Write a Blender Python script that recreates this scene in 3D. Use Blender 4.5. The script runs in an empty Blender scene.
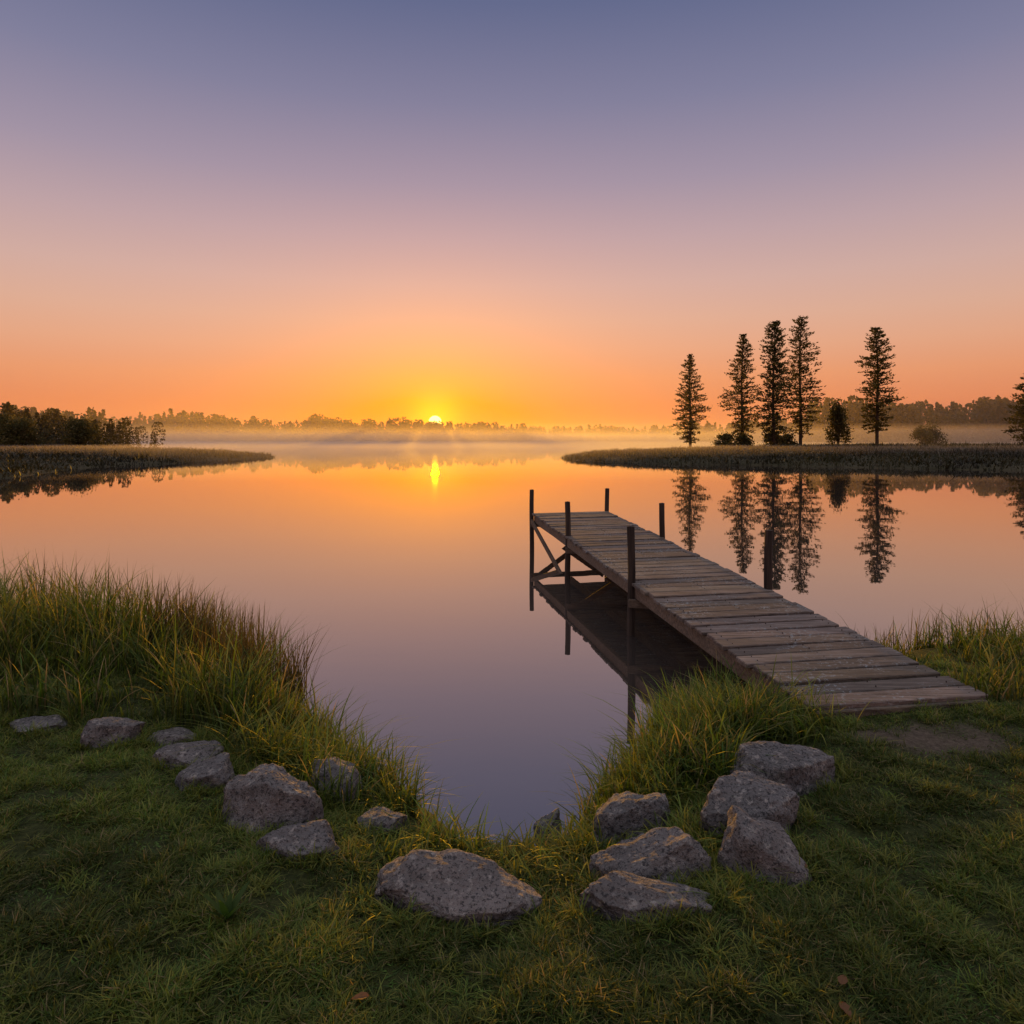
import bpy, math, random, bmesh
import numpy as np
from mathutils import Vector, noise as mnoise
random.seed(7); rng=np.random.default_rng(7)
scene=bpy.context.scene
R=math.radians
def lin(c):
    return tuple(((v/255)/12.92 if v/255<=.04045 else ((v/255+.055)/1.055)**2.4) for v in c)

# ---------------------------------------------------------------- camera
cam=bpy.data.cameras.new("camera"); camo=bpy.data.objects.new("camera",cam)
scene.collection.objects.link(camo); scene.camera=camo
camo.location=(0,0,2.1); camo.rotation_euler=(R(90),0,0)
cam.lens=24; cam.sensor_width=36; cam.shift_y=-0.0703; cam.clip_start=.05; cam.clip_end=8000
scene.view_settings.view_transform='Standard'; scene.view_settings.look='None'; scene.view_settings.exposure=0

# ---------------------------------------------------------------- node helper
class NT:
    def __init__(s,tree): s.t=tree; s.n=tree.nodes; s.l=tree.links
    def new(s,typ,**kw):
        nd=s.n.new(typ)
        for k,v in kw.items(): setattr(nd,k,v)
        return nd
    def inp(s,nd,i,v):
        if isinstance(v,bpy.types.NodeSocket): s.l.new(v,nd.inputs[i])
        elif v is not None: nd.inputs[i].default_value=v
    def math(s,op,a,b=None,c=None,clamp=False):
        nd=s.new('ShaderNodeMath',operation=op,use_clamp=clamp); s.inp(nd,0,a); s.inp(nd,1,b); s.inp(nd,2,c); return nd.outputs[0]
    def vmath(s,op,a,b=None,out=0):
        nd=s.new('ShaderNodeVectorMath',operation=op); s.inp(nd,0,a); s.inp(nd,1,b); return nd.outputs[out]
    def ramp(s,fac,els,interp='LINEAR'):
        nd=s.new('ShaderNodeValToRGB'); cr=nd.color_ramp; cr.interpolation=interp
        while len(cr.elements)>1: cr.elements.remove(cr.elements[0])
        cr.elements[0].position=els[0][0]; cr.elements[0].color=tuple(els[0][1])+(1,)
        for p,c in els[1:]:
            e=cr.elements.new(p); e.color=tuple(c)+(1,)
        s.inp(nd,0,fac); return nd.outputs[0]
    def mix(s,fac,a,b,blend='MIX'):
        nd=s.new('ShaderNodeMix',data_type='RGBA',blend_type=blend); s.inp(nd,0,fac)
        for i,v in ((6,a),(7,b)):
            if isinstance(v,tuple) and len(v)==3: v=v+(1,)
            s.inp(nd,i,v)
        return nd.outputs[2]
    def noise(s,vec,scale,detail=4,rough=.55,out=0):
        nd=s.new('ShaderNodeTexNoise'); s.inp(nd,'Vector',vec); nd.inputs['Scale'].default_value=scale
        nd.inputs['Detail'].default_value=detail; nd.inputs['Roughness'].default_value=rough; return nd.outputs[out]
    def mapping(s,vec,scale=(1,1,1),rot=(0,0,0)):
        nd=s.new('ShaderNodeMapping'); s.inp(nd,0,vec); nd.inputs['Scale'].default_value=scale; nd.inputs['Rotation'].default_value=rot; return nd.outputs[0]
    def bump(s,h,strength,dist):
        nd=s.new('ShaderNodeBump'); s.inp(nd,'Height',h); nd.inputs['Strength'].default_value=strength; nd.inputs['Distance'].default_value=dist; return nd.outputs[0]
def material(name):
    m=bpy.data.materials.new(name); m.use_nodes=True; m.node_tree.nodes.clear(); nt=NT(m.node_tree)
    nt.out=nt.new('ShaderNodeOutputMaterial'); return m,nt
def principled(nt,color,rough=.8,normal=None,spec=.3):
    b=nt.new('ShaderNodeBsdfPrincipled')
    if isinstance(color,tuple): color=color+(1,)
    nt.inp(b,'Base Color',color); nt.inp(b,'Roughness',rough); b.inputs['Specular IOR Level'].default_value=spec
    if normal is not None: nt.inp(b,'Normal',normal)
    return b

# ---------------------------------------------------------------- world
SAZ=R(-6.43); SEL=R(1.5)
S=Vector((math.sin(SAZ)*math.cos(SEL),math.cos(SAZ)*math.cos(SEL),math.sin(SEL)))
w=bpy.data.worlds.new("World"); scene.world=w; w.use_nodes=True; w.node_tree.nodes.clear(); nt=NT(w.node_tree)
d=nt.new('ShaderNodeTexCoord').outputs['Generated']; d=nt.vmath('NORMALIZE',d)
sep=nt.new('ShaderNodeSeparateXYZ'); nt.inp(sep,0,d); z=sep.outputs[2]
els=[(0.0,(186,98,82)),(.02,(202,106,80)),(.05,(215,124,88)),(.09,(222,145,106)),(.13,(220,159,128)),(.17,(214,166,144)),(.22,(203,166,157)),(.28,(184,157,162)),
     (.35,(156,142,161)),(.44,(124,123,152)),(.54,(93,101,137)),(.62,(108,114,150)),(.78,(212,210,224)),(1.0,(235,233,240))]  # last stops: overhead sky brightened out of frame, added fill light for the lawn
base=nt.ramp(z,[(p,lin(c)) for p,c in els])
diff=nt.vmath('SUBTRACT',d,tuple(S))
def gl(scale,sig):
    v=nt.vmath('MULTIPLY',diff,scale); L=nt.vmath('LENGTH',v,out=1)
    q=nt.math('DIVIDE',L,sig); q=nt.math('MULTIPLY',q,q); q=nt.math('MULTIPLY',q,-1.0); return nt.math('EXPONENT',q)
def scaled(fac,c):
    nd=nt.new('ShaderNodeVectorMath',operation='SCALE'); nd.inputs[0].default_value=c; nt.inp(nd,'Scale',fac); return nd.outputs[0]
tot=base
for fac,c in ((gl((1,1,1.5),.42),(.14,.022,-.015)),(gl((1,1,1.3),.20),(.22,.055,-.05)),(gl((1,1,1.1),.085),(.28,.08,-.03)),(gl((1,1,1),.034),(.8,.40,.05)),(gl((1,1,5),.18),(.30,-.09,-.04))):
    tot=nt.vmath('ADD',tot,scaled(fac,c))
tot=nt.vmath('MAXIMUM',tot,(0.01,.01,.01))
L=nt.vmath('LENGTH',diff,out=1)
disc=nt.math('LESS_THAN',L,.0092)
tot=nt.vmath('ADD',tot,scaled(disc,(6.,4.2,.75)))
sky=nt.new('ShaderNodeTexSky',sky_type='NISHITA'); sky.sun_disc=False; sky.sun_elevation=SEL; sky.sun_rotation=SAZ
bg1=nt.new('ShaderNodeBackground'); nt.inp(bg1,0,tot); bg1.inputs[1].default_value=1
bg2=nt.new('ShaderNodeBackground'); nt.inp(bg2,0,sky.outputs[0]); bg2.inputs[1].default_value=.015
ad=nt.new('ShaderNodeAddShader'); nt.l.new(bg1.outputs[0],ad.inputs[0]); nt.l.new(bg2.outputs[0],ad.inputs[1])
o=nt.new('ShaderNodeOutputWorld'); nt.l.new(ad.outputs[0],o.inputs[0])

sl=bpy.data.lights.new("sun",'SUN'); sl.energy=4.4; sl.angle=R(.5); sl.color=(1,.42,.0)
so=bpy.data.objects.new("sun",sl); scene.collection.objects.link(so); so.location=(0,0,30)
el=R(2.75); sd=Vector((math.sin(SAZ)*math.cos(el),math.cos(SAZ)*math.cos(el),math.sin(el)))
so.rotation_euler=sd.to_track_quat('Z','Y').to_euler()

# ---------------------------------------------------------------- mesh helpers
def mesh_np(name,V,F,mats,col=None,matidx=None,smooth=False,parent=None):
    me=bpy.data.meshes.new(name); V=np.asarray(V,dtype=np.float32)
    if isinstance(F,np.ndarray): F=[F]
    nl=sum(f.size for f in F); nf=sum(len(f) for f in F)
    me.vertices.add(len(V)); me.vertices.foreach_set('co',V.ravel())
    me.loops.add(nl); me.loops.foreach_set('vertex_index',np.concatenate([f.ravel() for f in F]).astype(np.int32))
    tot=np.concatenate([np.full(len(f),f.shape[1]) for f in F]).astype(np.int32)
    st=np.concatenate([[0],np.cumsum(tot)[:-1]]).astype(np.int32)
    me.polygons.add(nf); me.polygons.foreach_set('loop_start',st); me.polygons.foreach_set('loop_total',tot)
    if matidx is not None: me.polygons.foreach_set('material_index',np.asarray(matidx,dtype=np.int32))
    me.polygons.foreach_set('use_smooth',np.full(nf,smooth))
    for m in (mats if isinstance(mats,(list,tuple)) else [mats]): me.materials.append(m)
    me.update(calc_edges=True)
    if col is not None:
        a=me.color_attributes.new('col','FLOAT_COLOR','POINT')
        c=np.ones((len(V),4),np.float32); c[:,:3]=col; a.data.foreach_set('color',c.ravel())
    ob=bpy.data.objects.new(name,me); scene.collection.objects.link(ob)
    if parent: ob.parent=parent
    return ob
def hash2(i,j,seed):
    h=np.sin(i*127.1+j*311.7+seed*74.7)*43758.5453; return h-np.floor(h)
def vnoise(x,y,seed=0):
    i=np.floor(x); j=np.floor(y); fx=x-i; fy=y-j; fx=fx*fx*(3-2*fx); fy=fy*fy*(3-2*fy)
    return (hash2(i,j,seed)*(1-fx)+hash2(i+1,j,seed)*fx)*(1-fy)+(hash2(i,j+1,seed)*(1-fx)+hash2(i+1,j+1,seed)*fx)*fy
def fbm(x,y,seed=0,o=4):
    r=0;a=.5;t=0
    for k in range(o): r=r+a*vnoise(x*2**k,y*2**k,seed+k*3.1); t+=a; a*=.5
    return r/t

# ---------------------------------------------------------------- terrain
LAKE=np.array([(-60,16),(-30,13),(-15,10.5),(-8,8.8),(-4.5,7.3),(-3,6.4),(-2.03,5.5),(-1.45,4.95),(-1.0,4.42),(-.587,3.93),(-.225,3.48),(.154,3.44),(.455,3.80),(.84,4.48),
 (1.32,5.08),(1.96,5.74),(3.7,6.5),(5.1,6.8),(10,8),(25,11),(60,16),(75,42),(32.6,48),(27.2,52),(19.3,56),(11.6,60),(7,68),(6.2,78),(9,95),(30,125),(60,165),(78,230),(65,290),
 (10,335),(-60,345),(-150,340),(-190,300),(-130,215),(-90,165),(-50,118),(-34,92),(-28.5,82),(-30.0,67),(-31,52),(-28,37.5),(-45,28),(-90,24)],float)
def lake_sd(x,y):
    x=np.asarray(x,float); y=np.asarray(y,float); best=np.full(x.shape,1e9); inside=np.zeros(x.shape,bool)
    n=len(LAKE)
    for k in range(n):
        ax,ay=LAKE[k]; bx,by=LAKE[(k+1)%n]; ex,ey=bx-ax,by-ay
        t=np.clip(((x-ax)*ex+(y-ay)*ey)/(ex*ex+ey*ey),0,1)
        dd=np.hypot(x-ax-t*ex,y-ay-t*ey); best=np.minimum(best,dd)
        c=((ay>y)!=(by>y)); xi=ax+(y-ay)/(by-ay if by!=ay else 1e-9)*ex
        inside^=(c&(x<xi))
    return np.where(inside,-best,best)
def terrain(x,y):
    s=lake_sd(x,y); r=np.hypot(x,y)
    far=np.clip((y-18)/15,0,1)
    s=s+(fbm(x*2.2,y*2.2,5)-.5)*.28*(1-far)+(fbm(x*.25,y*.25,9)-.5)*4.0*far
    land=.46*(1-np.exp(-np.maximum(s,0)/.48))
    land=land*(1-far)+far*(.35*(1-np.exp(-np.maximum(s,0)/2.5))+.95*np.clip(s/35,0,1))
    bed=-.9*(1-np.exp(np.minimum(s,0)/1.8))-np.clip(-s-3,0,30)*.05
    z=np.where(s>0,land,bed)
    on=np.clip(s/.4,0,1)
    z=z+on*((fbm(x*1.3,y*1.3,21)-.5)*.10+(fbm(x*6,y*6,31,3)-.5)*.045)*np.clip(r/1.0,0,1)
    hill=np.clip((r-420)/500,0,1); hill=hill*hill*(3-2*hill)
    z=z+hill*(6+10*fbm(x/260+3,y/260,41,3))
    return z
ang=np.concatenate([np.linspace(-R(52),R(52),900,endpoint=False),np.linspace(R(52),2*math.pi-R(52),160,endpoint=False)])
rad=np.concatenate([[0.15],np.exp(np.linspace(math.log(.5),math.log(3500),560))])
A,Rr=np.meshgrid(ang,rad); X=Rr*np.sin(A); Y=Rr*np.cos(A); Z=terrain(X,Y)
na=len(ang); nr=len(rad)
idx=np.arange(na*nr).reshape(nr,na); nxt=np.roll(idx,-1,axis=1)
F=np.stack([idx[:-1],nxt[:-1],nxt[1:],idx[1:]],-1).reshape(-1,4)[:,::-1]
V=np.stack([X,Y,Z],-1).reshape(-1,3)
DIRT=(2.35,3.80)
def dirt(x,y):
    q=((x-DIRT[0])/.50)**2+((y-DIRT[1])/.24)**2
    return np.clip(1.15-q+(fbm(x*6,y*6,77)-.5)*1.6,0,1)
sd_=lake_sd(V[:,0],V[:,1]); 
g=np.stack([dirt(V[:,0],V[:,1]),np.clip(sd_/.5+.3,0,1),np.clip((V[:,1]-15)/15,0,1)],-1)
m,nt=material("ground")
at=nt.new('ShaderNodeAttribute',attribute_name='col'); sp=nt.new('ShaderNodeSeparateColor'); nt.inp(sp,0,at.outputs[0])
pos=nt.new('ShaderNodeNewGeometry').outputs['Position']
n1=nt.noise(pos,3,6); n2=nt.noise(pos,40,5,.75); n3=nt.noise(pos,.12,4)
soil=nt.ramp(n2,[(.35,(.012,.014,.005)),(.65,(.07,.075,.022))])
c=nt.mix(nt.math('MULTIPLY',n1,.5),soil,(.045,.065,.014))
dirtc=nt.ramp(n2,[(.3,(.05,.038,.026)),(.7,(.16,.125,.09))])
c=nt.mix(sp.outputs[0],c,dirtc)
mud=nt.ramp(n2,[(.3,(.02,.018,.014)),(.7,(.06,.052,.042))])
c=nt.mix(sp.outputs[1],mud,c)
farc=nt.ramp(n3,[(.3,(.035,.034,.015)),(.7,(.07,.058,.03))])
c=nt.mix(sp.outputs[2],c,farc)
b=principled(nt,c,.95,nt.bump(n2,.8,.03),.15); nt.l.new(b.outputs[0],nt.out.inputs[0])
ground=mesh_np("ground",V,F,m,col=g,smooth=True)

# ---------------------------------------------------------------- water
m,nt=material("lake_water")
pos=nt.new('ShaderNodeNewGeometry').outputs['Position']
wv=nt.noise(nt.mapping(pos,(.5,1.6,1)),1.2,3); wv2=nt.noise(nt.mapping(pos,(.08,.25,1)),1,3)
h=nt.math('ADD',nt.math('MULTIPLY',wv,.35),nt.math('MULTIPLY',wv2,1.0))
bm=nt.bump(h,.035,.05)
fr=nt.new('ShaderNodeFresnel'); fr.inputs[0].default_value=1.33
fac=nt.math('MULTIPLY_ADD',fr.outputs[0],.66,.34)
gls=nt.new('ShaderNodeBsdfGlossy'); gls.inputs[0].default_value=(.98,.94,.90,1); gls.inputs[1].default_value=.009; nt.inp(gls,'Normal',bm)
df=nt.new('ShaderNodeBsdfDiffuse'); df.inputs[0].default_value=(.045,.038,.034,1)
m2=nt.new('ShaderNodeMixShader'); nt.inp(m2,0,fac); nt.l.new(df.outputs[0],m2.inputs[1]); nt.l.new(gls.outputs[0],m2.inputs[2])
nt.l.new(m2.outputs[0],nt.out.inputs[0])
mesh_np("lake_water",[(-420,2.2,0),(420,2.2,0),(420,420,0),(-420,420,0)],np.array([[0,1,2,3]]),m)

# ---------------------------------------------------------------- rocks
m,nt=material("granite")
tc=nt.new('ShaderNodeTexCoord').outputs['Object']
oi=nt.new('ShaderNodeObjectInfo').outputs['Random']
n1=nt.noise(tc,4.5,6,.65); n2=nt.noise(tc,75,3,.75); n3=nt.noise(tc,24,6,.7); n4=nt.noise(tc,11,5,.6)
ca=nt.mix(oi,(.20,.195,.19),(.25,.22,.20))
c=nt.mix(nt.ramp(n1,[(.38,(0,0,0)),(.62,(1,1,1))]),nt.mix(.6,ca,(.085,.08,.074)),ca)
c=nt.mix(nt.ramp(n2,[(.52,(0,0,0)),(.60,(.85,.85,.85))]),c,(.03,.03,.032))
c=nt.mix(nt.ramp(n3,[(.55,(0,0,0)),(.64,(.65,.65,.65))]),c,(.46,.42,.37))
c=nt.mix(nt.ramp(n4,[(.60,(0,0,0)),(.72,(.5,.5,.5))]),c,(.08,.085,.055))
hh=nt.math('ADD',nt.math('MULTIPLY',n3,1.0),nt.math('MULTIPLY',n2,.45)); hh=nt.math('ADD',hh,nt.math('MULTIPLY',n4,1.2))
b=principled(nt,c,.85,nt.bump(hh,1.0,.035),.25); nt.l.new(b.outputs[0],nt.out.inputs[0]); granite=m
ROCKS=[ # x,y,width,depth,height,rotz
(-2.22,3.80,.32,.26,.12,.3),(-1.90,3.84,.30,.2,.06,.1),(-1.69,3.60,.38,.25,.09,-.2),(-1.49,3.36,.29,.24,.10,.4),
(-1.09,3.06,.46,.30,.20,-.25),(-.86,2.80,.36,.22,.10,-.2),(-.89,3.42,.28,.24,.15,.2),(-.61,3.12,.24,.2,.10,.1),
(-.22,2.54,.64,.36,.135,-.08),(.20,3.66,.17,.13,.13,.2),(.53,3.08,.37,.28,.19,.1),(.545,2.70,.47,.28,.16,.1),
(.49,2.45,.48,.22,.085,-.1),(.985,2.70,.29,.36,.18,.5),(1.04,3.00,.46,.30,.16,.3),(1.37,3.42,.56,.34,.17,.2),(-2.75,3.95,.34,.22,.05,0)]
for k,(rx,ry,wd,dp,ht,rz) in enumerate(ROCKS):
    bm_=bmesh.new(); bmesh.ops.create_icosphere(bm_,subdivisions=6 if wd>.35 else 5,radius=1)
    rr=random.Random(200+k); planes=[]
    for q in range(9):
        n=Vector((rr.gauss(0,1),rr.gauss(0,1),rr.gauss(0,.5))).normalized(); planes.append((n,rr.uniform(.62,.85)))
    for q in range(2): planes.append((Vector((rr.uniform(-.45,.45),rr.uniform(-.5,.3),1)).normalized(),rr.uniform(.52,.66)))
    off=Vector((k*7.3,k*1.7,0))
    for v in bm_.verts:
        p=v.co.copy()
        for n,dd in planes:
            t=p.dot(n)-dd
            if t>0: p-=n*t*.87
        rid=1-abs(mnoise.noise(p*2.3+off*2)); rid=rid**4
        p*=1+.14*mnoise.noise(p*1.7+off)+.06*mnoise.noise(p*4+off)+.032*mnoise.noise(p*9+off)+.017*mnoise.noise(p*22+off)-.05*rid*(mnoise.noise(p*1.1+off)>0)
        v.co=p
    xs=[v.co.x for v in bm_.verts]; ys=[v.co.y for v in bm_.verts]; zs=[v.co.z for v in bm_.verts]
    sx=wd/(max(xs)-min(xs)); sy=dp/(max(ys)-min(ys)); hz=max(zs)
    for v in bm_.verts:
        v.co=Vector((v.co.x*sx,v.co.y*sy,v.co.z/hz*ht*(.95 if v.co.z>0 else 1.2)))
    me=bpy.data.meshes.new("rock"); bm_.to_mesh(me); bm_.free(); me.materials.append(granite)
    for p in me.polygons: p.use_smooth=True
    ob=bpy.data.objects.new("rock",me); scene.collection.objects.link(ob)
    zt=float(terrain(np.array([rx]),np.array([ry]))[0])
    ob.location=(rx,ry,max(zt,-.02)+ht*.12); ob.rotation_euler=(0,0,rz)

# ---------------------------------------------------------------- grass
def leafmat(name,trans=.35,rough=.6,spec=.25):
    m,nt=material(name)
    at=nt.new('ShaderNodeAttribute',attribute_name='col').outputs[0]
    b=principled(nt,at,rough,None,spec); t=nt.new('ShaderNodeBsdfTranslucent'); nt.inp(t,0,nt.mix(1.0,at,(1.5,1.5,.8),'MULTIPLY'))
    mx=nt.new('ShaderNodeMixShader'); mx.inputs[0].default_value=trans; nt.l.new(b.outputs[0],mx.inputs[1]); nt.l.new(t.outputs[0],mx.inputs[2])
    nt.l.new(mx.outputs[0],nt.out.inputs[0]); return m
grassm=leafmat("grass_blade",.42)
def rockmask(x,y,grow=.95):
    keep=np.ones(x.shape,bool)
    for rx,ry,wd,dp,ht,rz in ROCKS:
        c,s=math.cos(-rz),math.sin(-rz); ux=(x-rx)*c-(y-ry)*s; uy=(x-rx)*s+(y-ry)*c
        keep&=((ux/(wd*.5*grow))**2+(uy/(dp*.5*grow))**2)>1
    return keep
def blades(x,y,h,w,bend,base,tip,seg=3,zoff=-.01):
    n=len(x); z=terrain(x,y)+zoff
    az=rng.uniform(0,2*math.pi,n)
    dx,dy=np.cos(az),np.sin(az); ta=az+math.pi/2+rng.normal(0,.5,n); sx,sy=np.cos(ta),np.sin(ta)
    Vs=[];Cs=[]
    for k in range(seg):
        t=k/seg; px=x+dx*bend*h*t**1.8; py=y+dy*bend*h*t**1.8; pz=z+h*(t-.35*np.minimum(bend,1.4)*t**2.4)
        ww=w*.5*(1-t**1.7*.75)
        Vs+= [np.stack([px-sx*ww,py-sy*ww,pz],-1),np.stack([px+sx*ww,py+sy*ww,pz],-1)]
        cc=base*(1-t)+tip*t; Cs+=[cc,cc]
    Vs.append(np.stack([x+dx*bend*h,y+dy*bend*h,z+h*(1-.35*np.minimum(bend,1.4))],-1)); Cs.append(tip)
    k=2*seg+1; V=np.stack(Vs,1).reshape(-1,3); C=np.stack(Cs,1).reshape(-1,3); o=(np.arange(n)*k)[:,None]
    Fq=[o+np.array([[2*i,2*i+1,2*i+3,2*i+2]]) for i in range(seg-1)]; Fq=np.concatenate(Fq) if Fq else np.zeros((0,4),int)
    Ft=o+np.array([[2*seg-2,2*seg-1,2*seg]])
    return V,Fq,Ft,C
def grass_obj(name,parts,mat):
    V=[];Q=[];T=[];C=[];o=0
    for v,q,t,c in parts: V.append(v);Q.append(q+o);T.append(t+o);C.append(c);o+=len(v)
    return mesh_np(name,np.concatenate(V),[np.concatenate(Q),np.concatenate(T)],mat,col=np.concatenate(C))
GA=np.array([.085,.17,.024]); GB=np.array([.27,.26,.05])
# lawn
N=620000
y=1.25+rng.random(N)**1.3*4.2; x=(rng.random(N)*2-1)*(.78*y+.35)
s=lake_sd(x,y); cl=fbm(x*8,y*8,3,3); cl2=fbm(x*1.2,y*1.2,13); cl=np.clip((cl-.30)*2.6,0,1)
keep=(s>.22)&(rng.random(N)<(.40+.7*cl)*np.clip((s-.18)/.4,0,1))&rockmask(x,y,.98)&(rng.random(N)>dirt(x,y)*1.0)
x,y,cl,cl2,s=x[keep],y[keep],cl[keep],cl2[keep],s[keep]; n=len(x)
h=(.018+.038*rng.random(n)**1.4)*(.4+1.2*cl); wd=rng.uniform(.0028,.0064,n)
u=rng.random(n)[:,None]**1.5; q=np.clip((cl2-.3)*2.4,0,1)[:,None]
tip=(GA*(1-u)+GB*u)*(.5+.75*q)*(.45+.75*cl[:,None])*rng.uniform(.6,1.35,n)[:,None]
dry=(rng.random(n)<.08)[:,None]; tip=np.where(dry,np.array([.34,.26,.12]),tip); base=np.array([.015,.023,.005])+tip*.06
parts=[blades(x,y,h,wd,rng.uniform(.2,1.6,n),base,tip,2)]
nt_=1100; ty=1.4+rng.random(nt_)**1.1*3.6; tx=(rng.random(nt_)*2-1)*(.84*ty+.3); k=(lake_sd(tx,ty)>.35)&(dirt(tx,ty)<.3); tx,ty=tx[k],ty[k]
for a_,b_ in zip(tx,ty):
    n=random.randint(25,80); sg=random.uniform(.012,.04); x=rng.normal(a_,sg,n); y=rng.normal(b_,sg,n); k=rockmask(x,y,1); x,y=x[k],y[k]; n=len(x)
    if n<2: continue
    v=random.uniform(.6,1.3); yy=random.random(); u=np.clip(rng.random(n)*.7+yy*.35,0,1)[:,None]; tip=(GA*(1-u)+GB*u)*v
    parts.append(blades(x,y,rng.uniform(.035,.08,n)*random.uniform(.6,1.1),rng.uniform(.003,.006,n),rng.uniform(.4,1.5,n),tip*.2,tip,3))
N=100000; y=1.3+rng.random(N)**1.2*3.4; x=(rng.random(N)*2-1)*(.82*y+.35); s=lake_sd(x,y); cl=fbm(x*3.1,y*3.1,55)
keep=(s>.35)&(cl>.40)&rockmask(x,y,1.0)&(rng.random(N)>dirt(x,y)); x,y=x[keep],y[keep]; n=len(x)
u=rng.random(n)[:,None]; tip=np.array([.10,.18,.032])*(.35+1.0*u)
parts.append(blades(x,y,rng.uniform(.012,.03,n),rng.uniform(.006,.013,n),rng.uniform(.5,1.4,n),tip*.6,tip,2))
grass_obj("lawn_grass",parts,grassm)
# tall grass
parts=[]
def tall(N,x0,x1,y0,y1,smin,smax,hmin,hmax,clump=4.,thr=.45,w=(.006,.013),bendr=(.15,1.0)):
    x=rng.uniform(x0,x1,N); y=rng.uniform(y0,y1,N); s=lake_sd(x,y)+(fbm(x*2,y*2,8)-.5)*.25; cl=fbm(x*clump,y*clump,61,3); c3=fbm(x*1.1,y*1.1,67)
    k=(s>smin)&(s<smax)&(cl>thr+rng.normal(0,.03,N))&rockmask(x,y,.95)&(rng.random(N)>dirt(x,y)*2)
    lx=1.817-(y-4.1)*.1585; rx=2.968-(y-4.285)*.121
    k&=~((x>lx+.0)&(x<rx-.0)&(y>4.12))
    x,y,cl,c3=x[k],y[k],cl[k],c3[k]; n=len(x)
    h=rng.uniform(hmin,hmax,n)*(.42+1.15*np.clip((cl-thr)*4,0,1)*.7)*rng.uniform(.45,1.15,n)
    u=np.clip(rng.random(n)**1.5*.85+(c3-.5)*.9,0,1)[:,None]; tip=(GA*(1-u)+GB*u)*rng.uniform(.35,1.2,n)[:,None]
    dry=(rng.random(n)<.10)[:,None]; tip=np.where(dry,np.array([.34,.26,.12]),tip)
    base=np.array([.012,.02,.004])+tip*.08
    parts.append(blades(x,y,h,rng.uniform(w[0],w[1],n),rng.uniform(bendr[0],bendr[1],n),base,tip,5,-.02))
tall(20000,-7.0,-1.6,3.95,9.0,-.15,2.6,.30,.66,2.2,.35,bendr=(.1,.85))
tall(8000,-2.1,-.5,3.1,5.6,-.06,.72,.18,.42,3.6,.43)
tall(1600,-.75,.45,2.75,3.9,.14,.70,.08,.17,5,.47)
tall(8000,.35,1.5,2.8,5.4,-.05,.8,.16,.40,3.6,.44)
tall(6500,1.1,2.0,3.9,5.8,-.08,1.0,.16,.38,3.5,.40)
tall(15000,2.5,7.5,4.2,8.3,-.15,1.9,.20,.52,2.4,.39)
def clumpat(cx,cy,n,hmax,sg,v=1.):
    x=rng.normal(cx,sg,n); y=rng.normal(cy,sg*.8,n); k=(lake_sd(x,y)>-.15)&rockmask(x,y,.85); x,y=x[k],y[k]; n=len(x)
    if n<2: return
    u=np.clip(rng.random(n)**1.2*.85+random.random()*.15,0,1)[:,None]; tip=(GA*1.1*(1-u)+GB*u)*v*rng.uniform(.5,1.2,n)[:,None]
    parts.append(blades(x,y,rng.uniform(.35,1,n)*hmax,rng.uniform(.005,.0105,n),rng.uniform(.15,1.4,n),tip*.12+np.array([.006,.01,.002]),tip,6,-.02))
for (cx,cy,n,hm,sg) in ((-1.25,3.75,300,.44,.14),(-1.0,4.1,220,.44,.12),(-.78,3.75,190,.36,.10),(-.58,3.45,150,.28,.08),(-.32,3.02,200,.24,.07),(-.18,2.92,100,.15,.06),(.10,3.02,150,.17,.08),
   (.30,2.95,190,.20,.08),(.36,3.35,120,.18,.07),(.68,3.6,240,.36,.11),(.9,3.75,260,.38,.13),(.82,4.1,200,.36,.12),(1.15,4.2,240,.40,.14),(.72,2.9,150,.18,.07),(1.45,4.3,300,.38,.15),(1.6,3.95,220,.28,.12),(1.75,4.15,200,.26,.1),(.75,3.35,160,.25,.08),(.14,2.78,140,.14,.08),(-.5,2.85,120,.14,.07)):
    clumpat(cx,cy,n,hm,sg,random.uniform(.85,1.2))
for rx,ry,wd,dp,ht,rz in ROCKS:
    for q in range(13):
        a=random.uniform(0,6.28); n=50; cx=rx+math.cos(a)*wd*.54; cy=ry+math.sin(a)*dp*.58
        x=rng.normal(cx,.028,n); y=rng.normal(cy,.024,n); k=(lake_sd(x,y)>.1)&rockmask(x,y,.88); x,y=x[k],y[k]; n=len(x)
        if n<2: continue
        u=rng.random(n)[:,None]; tip=GA*(1-u)+GB*u
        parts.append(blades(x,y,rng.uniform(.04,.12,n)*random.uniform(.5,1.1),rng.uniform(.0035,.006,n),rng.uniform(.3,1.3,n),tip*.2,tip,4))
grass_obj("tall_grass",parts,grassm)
# reeds
N=3200; x=np.concatenate([rng.uniform(-5.5,-1.75,N),rng.uniform(-3.2,-1.7,N),rng.uniform(2.9,6,N//3)]); y=np.concatenate([rng.uniform(4.6,8.4,N),rng.uniform(4.8,6.6,N),rng.uniform(5.3,7.2,N//3)]); s=lake_sd(x,y)
k=(s>-.42)&(s<.5)&(fbm(x*2.5,y*2.5,91)>.44); x,y=x[k],y[k]; n=len(x)
u=rng.random(n)[:,None]; tip=np.array([.05,.04,.018])*(1-u)+np.array([.12,.10,.04])*u
hz=rng.uniform(.40,.82,n)*np.where(x>0,.6,1)
grass_obj("reeds",[blades(x,y,hz,rng.uniform(.006,.011,n),rng.uniform(.0,.4,n),tip*.5,tip,5,-.03)],grassm)

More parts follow.
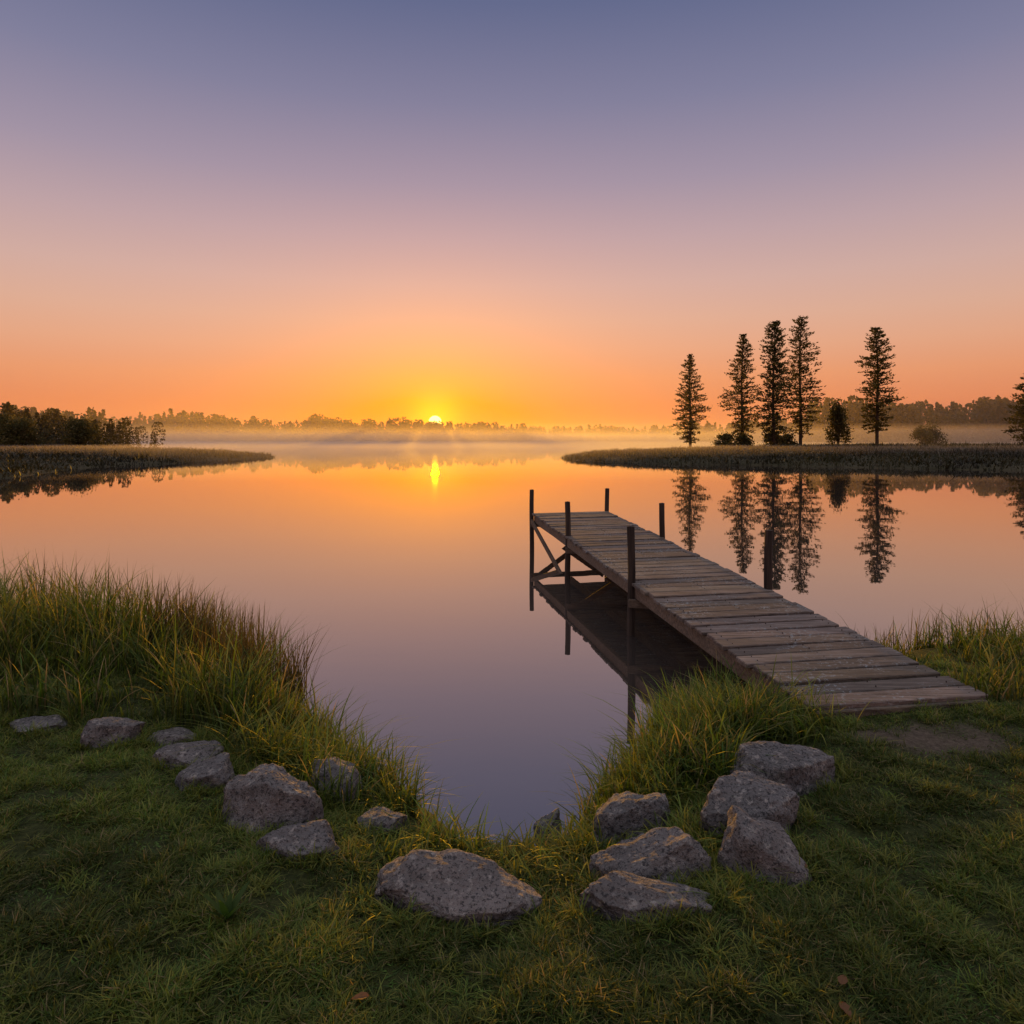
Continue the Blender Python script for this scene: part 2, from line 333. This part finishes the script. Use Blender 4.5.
# ---------------------------------------------------------------- marsh grass on far banks
marshm=leafmat("marsh_blade",.2)
N=130000
x=np.concatenate([rng.uniform(4,90,N),rng.uniform(-75,-22,N//2)]); y=np.concatenate([rng.uniform(44,115,N),rng.uniform(30,100,N//2)])
s=lake_sd(x,y)+(fbm(x*.25,y*.25,9)-.5)*4.0; cl=fbm(x*.12,y*.22,19); cl3=fbm(x*.5,y*.5,29); k=(s>-.2)&(rng.random(len(x))<np.clip(1.4-s/30,.15,1)*(.3+cl3)); x,y,cl,cl3=x[k],y[k],cl[k],cl3[k]; n=len(x)
u=rng.random(n)[:,None]; q=np.clip((cl-.3)*2.5,0,1)[:,None]; tip=(np.array([.035,.042,.014])*(1-u)+np.array([.085,.070,.030])*u)*(.4+.9*q)
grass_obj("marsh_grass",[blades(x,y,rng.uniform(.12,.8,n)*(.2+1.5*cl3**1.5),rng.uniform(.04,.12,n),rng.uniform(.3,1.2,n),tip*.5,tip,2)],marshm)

# ---------------------------------------------------------------- trees
foliage=leafmat("foliage",.3,.7,.1)
m,nt=material("bark"); tc=nt.new('ShaderNodeTexCoord').outputs['Object']; nn=nt.noise(nt.mapping(tc,(6,6,1)),2,5)
c=nt.ramp(nn,[(.3,(.04,.028,.02)),(.7,(.12,.085,.055))]); b=principled(nt,c,.9,nt.bump(nn,.8,.05),.1); nt.l.new(b.outputs[0],nt.out.inputs[0]); bark=m
def tri_cloud(P,size,flat=.6,elong=1.8,dirs=None):
    n=len(P); a=rng.normal(size=(n,3)); 
    if dirs is not None: a=dirs+a*.45
    a/=np.linalg.norm(a,axis=1)[:,None]; b=rng.normal(size=(n,3)); b[:,2]*=flat; b-=a*(a*b).sum(1)[:,None]; b/=np.linalg.norm(b,axis=1)[:,None]+1e-6
    sz=size*rng.uniform(.6,1.3,n)[:,None]
    V=np.stack([P-a*sz*.5*elong,P+b*sz*.5,P+a*sz*.5*elong,P-b*sz*.5],1).reshape(-1,3)
    return V,np.arange(4*n).reshape(-1,4)
def tube(p0,p1,r0,r1,k=7):
    p0=np.array(p0,float);p1=np.array(p1,float); d=p1-p0; d/=np.linalg.norm(d)+1e-9
    u=np.cross(d,[0,0,1.]) if abs(d[2])<.9 else np.cross(d,[1.,0,0]); u/=np.linalg.norm(u); v=np.cross(d,u)
    a=np.linspace(0,2*math.pi,k,endpoint=False); ring=np.cos(a)[:,None]*u+np.sin(a)[:,None]*v
    V=np.concatenate([p0+ring*r0,p1+ring*r1]); i=np.arange(k); j=(i+1)%k
    return V,np.stack([i,j,j+k,i+k],-1)
class Acc:
    def __init__(s): s.V=[];s.F=[];s.C=[];s.M=[];s.o=0
    def add(s,V,F,C,mi):
        s.V.append(V);s.F.append(F+s.o);s.o+=len(V); C=np.asarray(C,float); s.C.append(np.broadcast_to(C,(len(V),3)) if C.ndim==1 else C); s.M.append(np.full(len(F),mi))
    def obj(s,name,mats,parent=None):
        return mesh_np(name,np.concatenate(s.V),np.concatenate(s.F),mats,col=np.concatenate(s.C),matidx=np.concatenate(s.M),parent=parent)
FA=np.array([.05,.055,.02]); FB=np.array([.13,.10,.04])
def pine(name,x,y,top,Rm,crown0=.16,seed=0,dens=1.,taper=.60):
    global rng; rng=np.random.default_rng(seed); z0=float(terrain(np.array([x]),np.array([y]))[0]); H=top-z0; a=Acc()
    pts=[np.array([math.sin(i*.7+seed)*.14*(i/8),math.cos(i*.9+seed)*.14*(i/8),H*.985*i/8]) for i in range(9)]; pts[0][2]=-.4
    for i in range(8):
        r0=.22*(1-i/8)**.8+.03; r1=.22*(1-(i+1)/8)**.8+.03; V,F=tube(pts[i],pts[i+1],r0,r1); a.add(V,F,(.1,.1,.1),1)
    nb=int(215*dens); az=rng.uniform(0,6.28); lv=rng.uniform(.70,1.12,size=14)
    for q in range(nb):
        t=min(.985,((q+rng.random())/nb)**.95); zc=H*(crown0+(1-crown0)*t)
        prof=min(1,.42+.58*(t/.30)**.8)*min(1,((1-t)/.68))**taper; prof=max(prof,.07)
        az+=2.39996+rng.normal(0,.5)
        sec=lv[int(t*6.99)*2+(1 if math.cos(az)>0 else 0)]
        L=Rm*prof*sec*(rng.uniform(.75,1.15) if rng.random()>.35 else rng.uniform(.3,.7))
        rise=(-.18+.62*t+rng.normal(0,.12))*L; i=min(int(zc/(H*.985)*8),7); f=zc/(H*.985)*8-i; c0=pts[i]*(1-f)+pts[i+1]*f; c0=np.array([c0[0],c0[1],min(zc,H*.985)])
        dirv=np.array([math.cos(az),math.sin(az),0]); e=c0+dirv*L+np.array([0,0,rise])
        V,F=tube(c0,e,.04*(1-t)+.012,.008,4); a.add(V,F,(.1,.1,.1),1)
        m_=int(8+38*L/Rm); tt=rng.random(m_)**.6
        P=c0+(e-c0)*tt[:,None]+rng.normal(size=(m_,3))*np.array([.18,.18,.12])*(.4+.8*L/Rm)
        dirs=np.tile(dirv+np.array([0,0,.45]),(m_,1)); V,F=tri_cloud(P,.17,.6,2.2,dirs)
        u=rng.random(m_)[:,None]; sh=rng.uniform(.6,1.25); C=(FA*(1-u)+FB*u)*sh
        a.add(V,F,np.repeat(C,4,0),0)
    ob=a.obj(name,[foliage,bark]); ob.location=(x,y,z0); return ob
pine("pine_tree",28.7,110,16.0,3.1,.08,1)
pine("pine_tree",35.4,105,18.4,3.0,.10,2,1.05,.5)
pine("pine_tree",36.4,95,18.6,3.2,.04,3,1.35,.45)
pine("pine_tree",41.4,98,19.6,3.4,.10,14,1.05,.42)
pine("pine_tree",50.8,95,17.8,3.3,.12,5,1.1,.55)
pine("pine_tree",69.6,92,11.6,3.0,.05,8,.8)
def bush(name,x,y,top,Rx,seed,n=2600,trunk=True,size=.2):
    global rng; rng=np.random.default_rng(seed); z0=float(terrain(np.array([x]),np.array([y]))[0]); H=top-z0; a=Acc()
    if trunk:
        for q in range(5):
            aa=rng.uniform(0,6.28); V,F=tube((0,0,-.2),(math.cos(aa)*Rx*.4,math.sin(aa)*Rx*.4,H*.7),.07,.02,6); a.add(V,F,(.1,.1,.1),1)
    lob=18
    for q in range(lob):
        aa=rng.uniform(0,6.28); f=rng.random(); zc=H*(.12+.78*f); rr_=Rx*.8*rng.random()**.5*(1-.75*f**1.5); c=np.array([math.cos(aa)*rr_,math.sin(aa)*rr_,zc])
        m_=n//lob; P=rng.normal(size=(m_,3))*np.array([Rx*.20,Rx*.20,H*.11]); 
        V,F=tri_cloud(P+c,size,1,1.3); u=rng.random(m_)[:,None]; sh=rng.uniform(.55,1.25); C=(FA*(1-u)+FB*u)*sh; a.add(V,F,np.repeat(C,4,0),0)
    ob=a.obj(name,[foliage,bark]); ob.location=(x,y,z0); return ob
bush("birch_tree",44.9,94,7.0,2.0,21,3600)
bush("bush",30.8,98,3.2,1.9,22,1800); bush("bush",33.6,99,3.0,1.6,23,1500); bush("bush",37.8,99,3.4,1.8,24,1800); bush("bush",40.4,100,2.9,1.7,34,1500)
bush("bush",72,120,4.2,2.2,25,1700); bush("bush",75.5,122,5.0,2.6,26,2200)
bush("bush",-60.5,96,4.8,3.6,30,5000); bush("bush",-66,92,4.8,3.2,32,4500); bush("bush",-72,96,5.6,3.2,33,4500)
def forest(name,specs,seed):
    global rng; rng=np.random.default_rng(seed); a=Acc()
    for (xa,ya,xb,yb,n,h0,h1,depth,nf,sz) in specs:
        for k in range(n):
            t=rng.random(); x=xa+(xb-xa)*t+rng.normal(0,2); y=ya+(yb-ya)*t+rng.uniform(0,depth); 
            z0=float(terrain(np.array([x]),np.array([y]))[0]); 
            if z0<0.02: continue
            H=(h0+(h1-h0)*t)*rng.uniform(.62,1.08)*(.8+.45*vnoise(x/14.,y/40.,3)); con=rng.random()<.65; m_=nf
            tt=rng.random(m_)**(1.2 if con else .8)
            if con: Rr_=H*.17*(1-tt)**.8*(.6+.6*rng.random(m_))+.08
            else: Rr_=H*.27*np.sqrt(np.clip(1-((tt-.5)/.52)**2,0.02,1))*rng.random(m_)**.4
            az=rng.uniform(0,6.28,m_); P=np.stack([x+np.cos(az)*Rr_,y+np.sin(az)*Rr_,z0+H*(.01+.97*tt)],-1)
            V,F=tri_cloud(P,sz*H,1,1.4); u=rng.random(m_)[:,None]; sh=rng.uniform(.5,1.2); C=(FA*(1-u)+FB*u)*sh*.7
            a.add(V,F,np.repeat(C,4,0),0)
    return a.obj(name,[foliage])
forest("distant_forest",[
 (-140,110,-66,110,250,9.0,5.0,14,280,.055),
 (-160,200,-98,205,150,12,8.5,20,170,.065),
 (-215,352,-60,372,440,14,11.5,50,100,.085),
 (-60,372,10,365,210,10.5,8,50,100,.085),
 (-80,350,-50,350,22,11,9,10,140,.08),
 (-24,352,6,350,26,8.5,11,10,140,.08),
 (0,440,110,420,220,9,9.5,60,80,.1),
 (84,300,150,290,190,8,12,40,110,.09),
 (105,205,215,195,320,12.5,15,40,170,.07),
 (-420,330,-200,352,180,16,14,60,80,.1),
 ],77)

# ---------------------------------------------------------------- dock
dock=bpy.data.objects.new("wooden_dock",None); scene.collection.objects.link(dock)
def woodmat(name,c0,c1,c2,lichen=0.):
    m,nt=material(name)
    at=nt.new('ShaderNodeAttribute',attribute_name='col').outputs[0]
    tc=nt.new('ShaderNodeTexCoord').outputs['Object']
    g1=nt.noise(nt.mapping(tc,(2.0,38,38),(0,0,-.14)),1.0,7,.65); g2=nt.noise(nt.mapping(tc,(5,140,140),(0,0,-.14)),1.0,4,.6); st=nt.noise(tc,2.3,6,.65)
    c=nt.ramp(g1,[(.3,c0),(.5,c1),(.72,c2)]); c=nt.mix(nt.ramp(g2,[(.35,(.55,.55,.55)),(.5,(0,0,0))]),c,(.025,.02,.016))
    c=nt.mix(.85,c,at,'MULTIPLY'); c=nt.mix(nt.ramp(st,[(.42,(.0,.0,.0)),(.70,(.5,.5,.5))]),c,(.06,.05,.04))
    if lichen:
        sp=nt.noise(tc,34,5,.7); pat=nt.noise(tc,2.1,3)
        f=nt.math('MULTIPLY',nt.ramp(sp,[(.55,(0,0,0)),(.62,(1,1,1))]),nt.ramp(pat,[(.45,(0,0,0)),(.62,(lichen,)*3)]))
        c=nt.mix(f,c,(.26,.30,.31))
    hh=nt.math('ADD',g1,nt.math('MULTIPLY',g2,.6)); b=principled(nt,c,.8,nt.bump(hh,.6,.007),.25); nt.l.new(b.outputs[0],nt.out.inputs[0]); return m
deckm=woodmat("deck_wood",(.07,.056,.045),(.165,.135,.11),(.29,.245,.205),.85)
beamm=woodmat("beam_wood",(.07,.052,.038),(.17,.13,.095),(.28,.22,.165),.3)
postm,nt=material("post_wood"); tc=nt.new('ShaderNodeTexCoord').outputs['Object']; nn=nt.noise(nt.mapping(tc,(40,40,2)),1,6)
c=nt.ramp(nn,[(.3,(.018,.014,.012)),(.7,(.075,.055,.042))]); b=principled(nt,c,.85,nt.bump(nn,.7,.01),.2); nt.l.new(b.outputs[0],nt.out.inputs[0])
def LE(t): return Vector((1.817+(.40-1.817)*t,4.10+(13.04-4.10)*t,.497+(.706-.497)*t))
def RE(t): return Vector((2.968+(1.866-2.968)*t,4.285+(13.40-4.285)*t,.497+(.706-.497)*t))
rb=random.Random(5); a=Acc()
def boxpts(c8,acc,col,mi=0,bev=.004):
    bmx=bmesh.new(); vs=[bmx.verts.new(p) for p in c8]
    for f in ((0,3,2,1),(4,5,6,7),(0,1,5,4),(1,2,6,5),(2,3,7,6),(3,0,4,7)): bmx.faces.new([vs[i] for i in f])
    bmesh.ops.bevel(bmx,geom=bmx.edges[:],offset=bev,segments=1,affect='EDGES',profile=.5); bmesh.ops.triangulate(bmx,faces=bmx.faces[:])
    bmx.verts.index_update(); V=np.array([v.co[:] for v in bmx.verts]); F=np.array([[v.index for v in f.verts] for f in bmx.faces]); bmx.free(); acc.add(V,F,col,mi)
nbd=48
for k in range(nbd):
    t0=k/nbd; t1=(k+1)/nbd-.0028-rb.random()*.0012
    e0=rb.uniform(-.02,.02); e1=rb.uniform(-.02,.02); zz=rb.uniform(-.005,.006); tw=rb.uniform(-.005,.005)
    l0,l1,r0,r1=LE(t0),LE(t1),RE(t0),RE(t1); dl=(r0-l0).normalized()
    l0=l0-dl*(.02+e0); l1=l1-dl*(.02+e0); r0=r0+dl*(.02+e1); r1=r1+dl*(.02+e1)
    T=.036; up=Vector((0,0,1))
    bot=[l0-up*T,r0-up*T,r1-up*T,l1-up*T]; top=[l0+up*(zz+tw),r0+up*(zz-tw),r1+up*(zz-tw),l1+up*(zz+tw)]
    v=rb.uniform(.55,1.15); cc=(v,v*rb.uniform(.93,1.0),v*rb.uniform(.86,1.0)); boxpts(bot+top,a,cc,0,.006)
a.obj("deck_boards",[deckm],dock)
a=Acc()
for k in range(nbd):
    for side in (.06,.5,.94):
        for dt in (.25,.7):
            t=(k+dt)/nbd; p=LE(t).lerp(RE(t),side); V,F=tube(p+Vector((0,0,-.004)),p+Vector((0,0,.0055)),.0045,.003,6); a.add(V,F,(.2,.2,.2),0)
a.obj("nails",[postm],dock)
a=Acc()
def beam(p0,p1,wd,ht,acc,col=(.9,.85,.8),bev=.006):
    p0=Vector(p0);p1=Vector(p1); d=(p1-p0).normalized(); s=d.cross(Vector((0,0,1))).normalized()*wd/2; u=s.cross(d).normalized()*ht/2
    boxpts([p0-s-u,p0+s-u,p1+s-u,p1-s-u,p0-s+u,p0+s+u,p1+s+u,p1-s+u],acc,col,0,bev)
dz=Vector((0,0,-.036-.065-.002))
for f in (.025,.5,.975):
    beam(LE(.02).lerp(RE(.02),f)+dz,LE(.995).lerp(RE(.995),f)+dz,.05,.13,a)
TB=[( (.40,13.04),(1.84,13.38)),((.867,10.39),(2.243,10.28)),((1.302,7.35),(2.633,7.05))]
for (lx,ly),(rx,ry) in TB:
    t=(ly-4.1)/8.94; zc=.497+.209*t-.036-.13-.05-.004
    beam((lx-.05,ly-.02,zc),(rx+.05,ry-.02,zc),.08,.09,a,(.8,.75,.7))
beam(LE(0)+Vector((0,-.022,-.055)),RE(0)+Vector((0,-.022,-.055)),.03,.07,a,(.6,.6,.55))
beam((.43,13.10,.56),(1.84,13.30,-.45),.04,.09,a,(.7,.6,.5)); beam((1.80,13.44,.56),(.42,13.02,-.45),.04,.09,a,(.7,.6,.5))
beam((.37,12.98,.56),(.84,10.45,-.12),.04,.08,a,(.7,.6,.5)); beam((.90,10.36,.5),(2.2,10.22,-.4),.04,.08,a,(.7,.6,.5))
beam((2.2,10.34,.5),(.9,10.44,-.4),.04,.08,a,(.7,.6,.5))
a.obj("stringers",[beamm],dock)
for i,((lx,ly),(rx,ry)) in enumerate(TB):
    for j,(px,py) in enumerate(((lx-.02,ly),(rx+.02,ry))):
        top=1.16+rb.uniform(-.02,.02); k=12; segs=9; ph=rb.uniform(0,6)
        VV=[];aa=np.linspace(0,2*math.pi,k,endpoint=False)
        for q in range(segs+1):
            z_=-1.1+(top+1.1)*q/segs; r_=.046*(1-.12*q/segs)
            rr2=r_*(1+.07*np.sin(aa*3+ph+q*.3)+.03*np.sin(aa*5+q)); VV.append(np.stack([px+np.cos(aa)*rr2+.006*math.sin(q+ph),py+np.sin(aa)*rr2,np.full(k,z_)],-1))
        V=np.concatenate(VV+[np.array([[px,py,top+.008]])]); ii=np.arange(k); jj=(ii+1)%k
        F=np.concatenate([np.stack([ii+q*k,jj+q*k,jj+(q+1)*k,ii+(q+1)*k],-1) for q in range(segs)])
        capf=np.stack([ii+segs*k,jj+segs*k,np.full(k,len(V)-1)],-1)
        mesh_np("post_%d"%(i*2+j+1),V,[F,capf],postm,parent=dock)

# ---------------------------------------------------------------- small plants / leaves in the lawn
def lanceleaf(acc,o,az,L,W,rise,droop,col):
    o=np.array(o); d=np.array([math.cos(az),math.sin(az),0]); s=np.array([-d[1],d[0],0]); V=[];k=8
    for q in range(k+1):
        t=q/k; p=o+d*L*(t*math.cos(rise)+.15*t*t)+np.array([0,0,L*(math.sin(rise)*t-droop*t*t)]); w_=W*.5*(math.sin(math.pi*min(1,t**.75*.97+.03))+.05)*(1+.12*math.sin(q*2.3))
        V+=[p-s*w_,p+np.array([0,0,-W*.12]),p+s*w_]
    F=[]
    for q in range(k): F+=[[3*q,3*q+1,3*q+4,3*q+3],[3*q+1,3*q+2,3*q+5,3*q+4]]
    acc.add(np.array(V),np.array(F),col,0)
for (px,py,n,L,up) in ((-.97,2.32,8,.15,1.25),(-.80,2.02,6,.06,.5),(1.02,2.18,6,.05,.5)):
    a=Acc(); z0=float(terrain(np.array([px]),np.array([py]))[0])
    for q in range(n):
        lanceleaf(a,(px,py,z0+.01),q*6.28/n+random.uniform(-.3,.3),L*random.uniform(.5,1.1),L*.17,up*random.uniform(.7,1.05),.18,(.045*random.uniform(.8,1.2),.085,.016))
    a.obj("weed_plant",[grassm])
for (px,py) in ((.93,1.93),(.96,1.99),(-.42,2.0),(1.12,2.6)):
    a=Acc(); z0=float(terrain(np.array([px]),np.array([py]))[0])+.04
    lanceleaf(a,(px,py,z0),random.uniform(0,6),.045,.026,.2,.3,(.18,.09,.04)); a.obj("dead_leaf",[grassm])

# ---------------------------------------------------------------- mist
mist=bpy.data.objects.new("mist",None); scene.collection.objects.link(mist)
def volmat(name,dens,col=(1,.88,.78),an=.5):
    m,nt=material(name); v=nt.new('ShaderNodeVolumeScatter'); v.inputs['Color'].default_value=col+(1,); v.inputs['Density'].default_value=dens; v.inputs['Anisotropy'].default_value=an
    nt.l.new(v.outputs[0],nt.out.inputs['Volume']); return m
def volbox(name,x0,x1,y0,y1,z0,z1,mat):
    V=[(x0,y0,z0),(x1,y0,z0),(x1,y1,z0),(x0,y1,z0),(x0,y0,z1),(x1,y0,z1),(x1,y1,z1),(x0,y1,z1)]
    return mesh_np(name,V,np.array([[0,3,2,1],[4,5,6,7],[0,1,5,4],[1,2,6,5],[2,3,7,6],[3,0,4,7]]),mat,parent=mist)
volbox("haze_layer",-500,500,95,560,.02,14,volmat("haze",.0010))
volbox("low_mist_layer",-400,400,114,556,.024,5.0,volmat("low_mist",.0045))
volbox("surface_mist_layer",-400,400,60,552,.028,1.5,volmat("surface_mist",.0070))
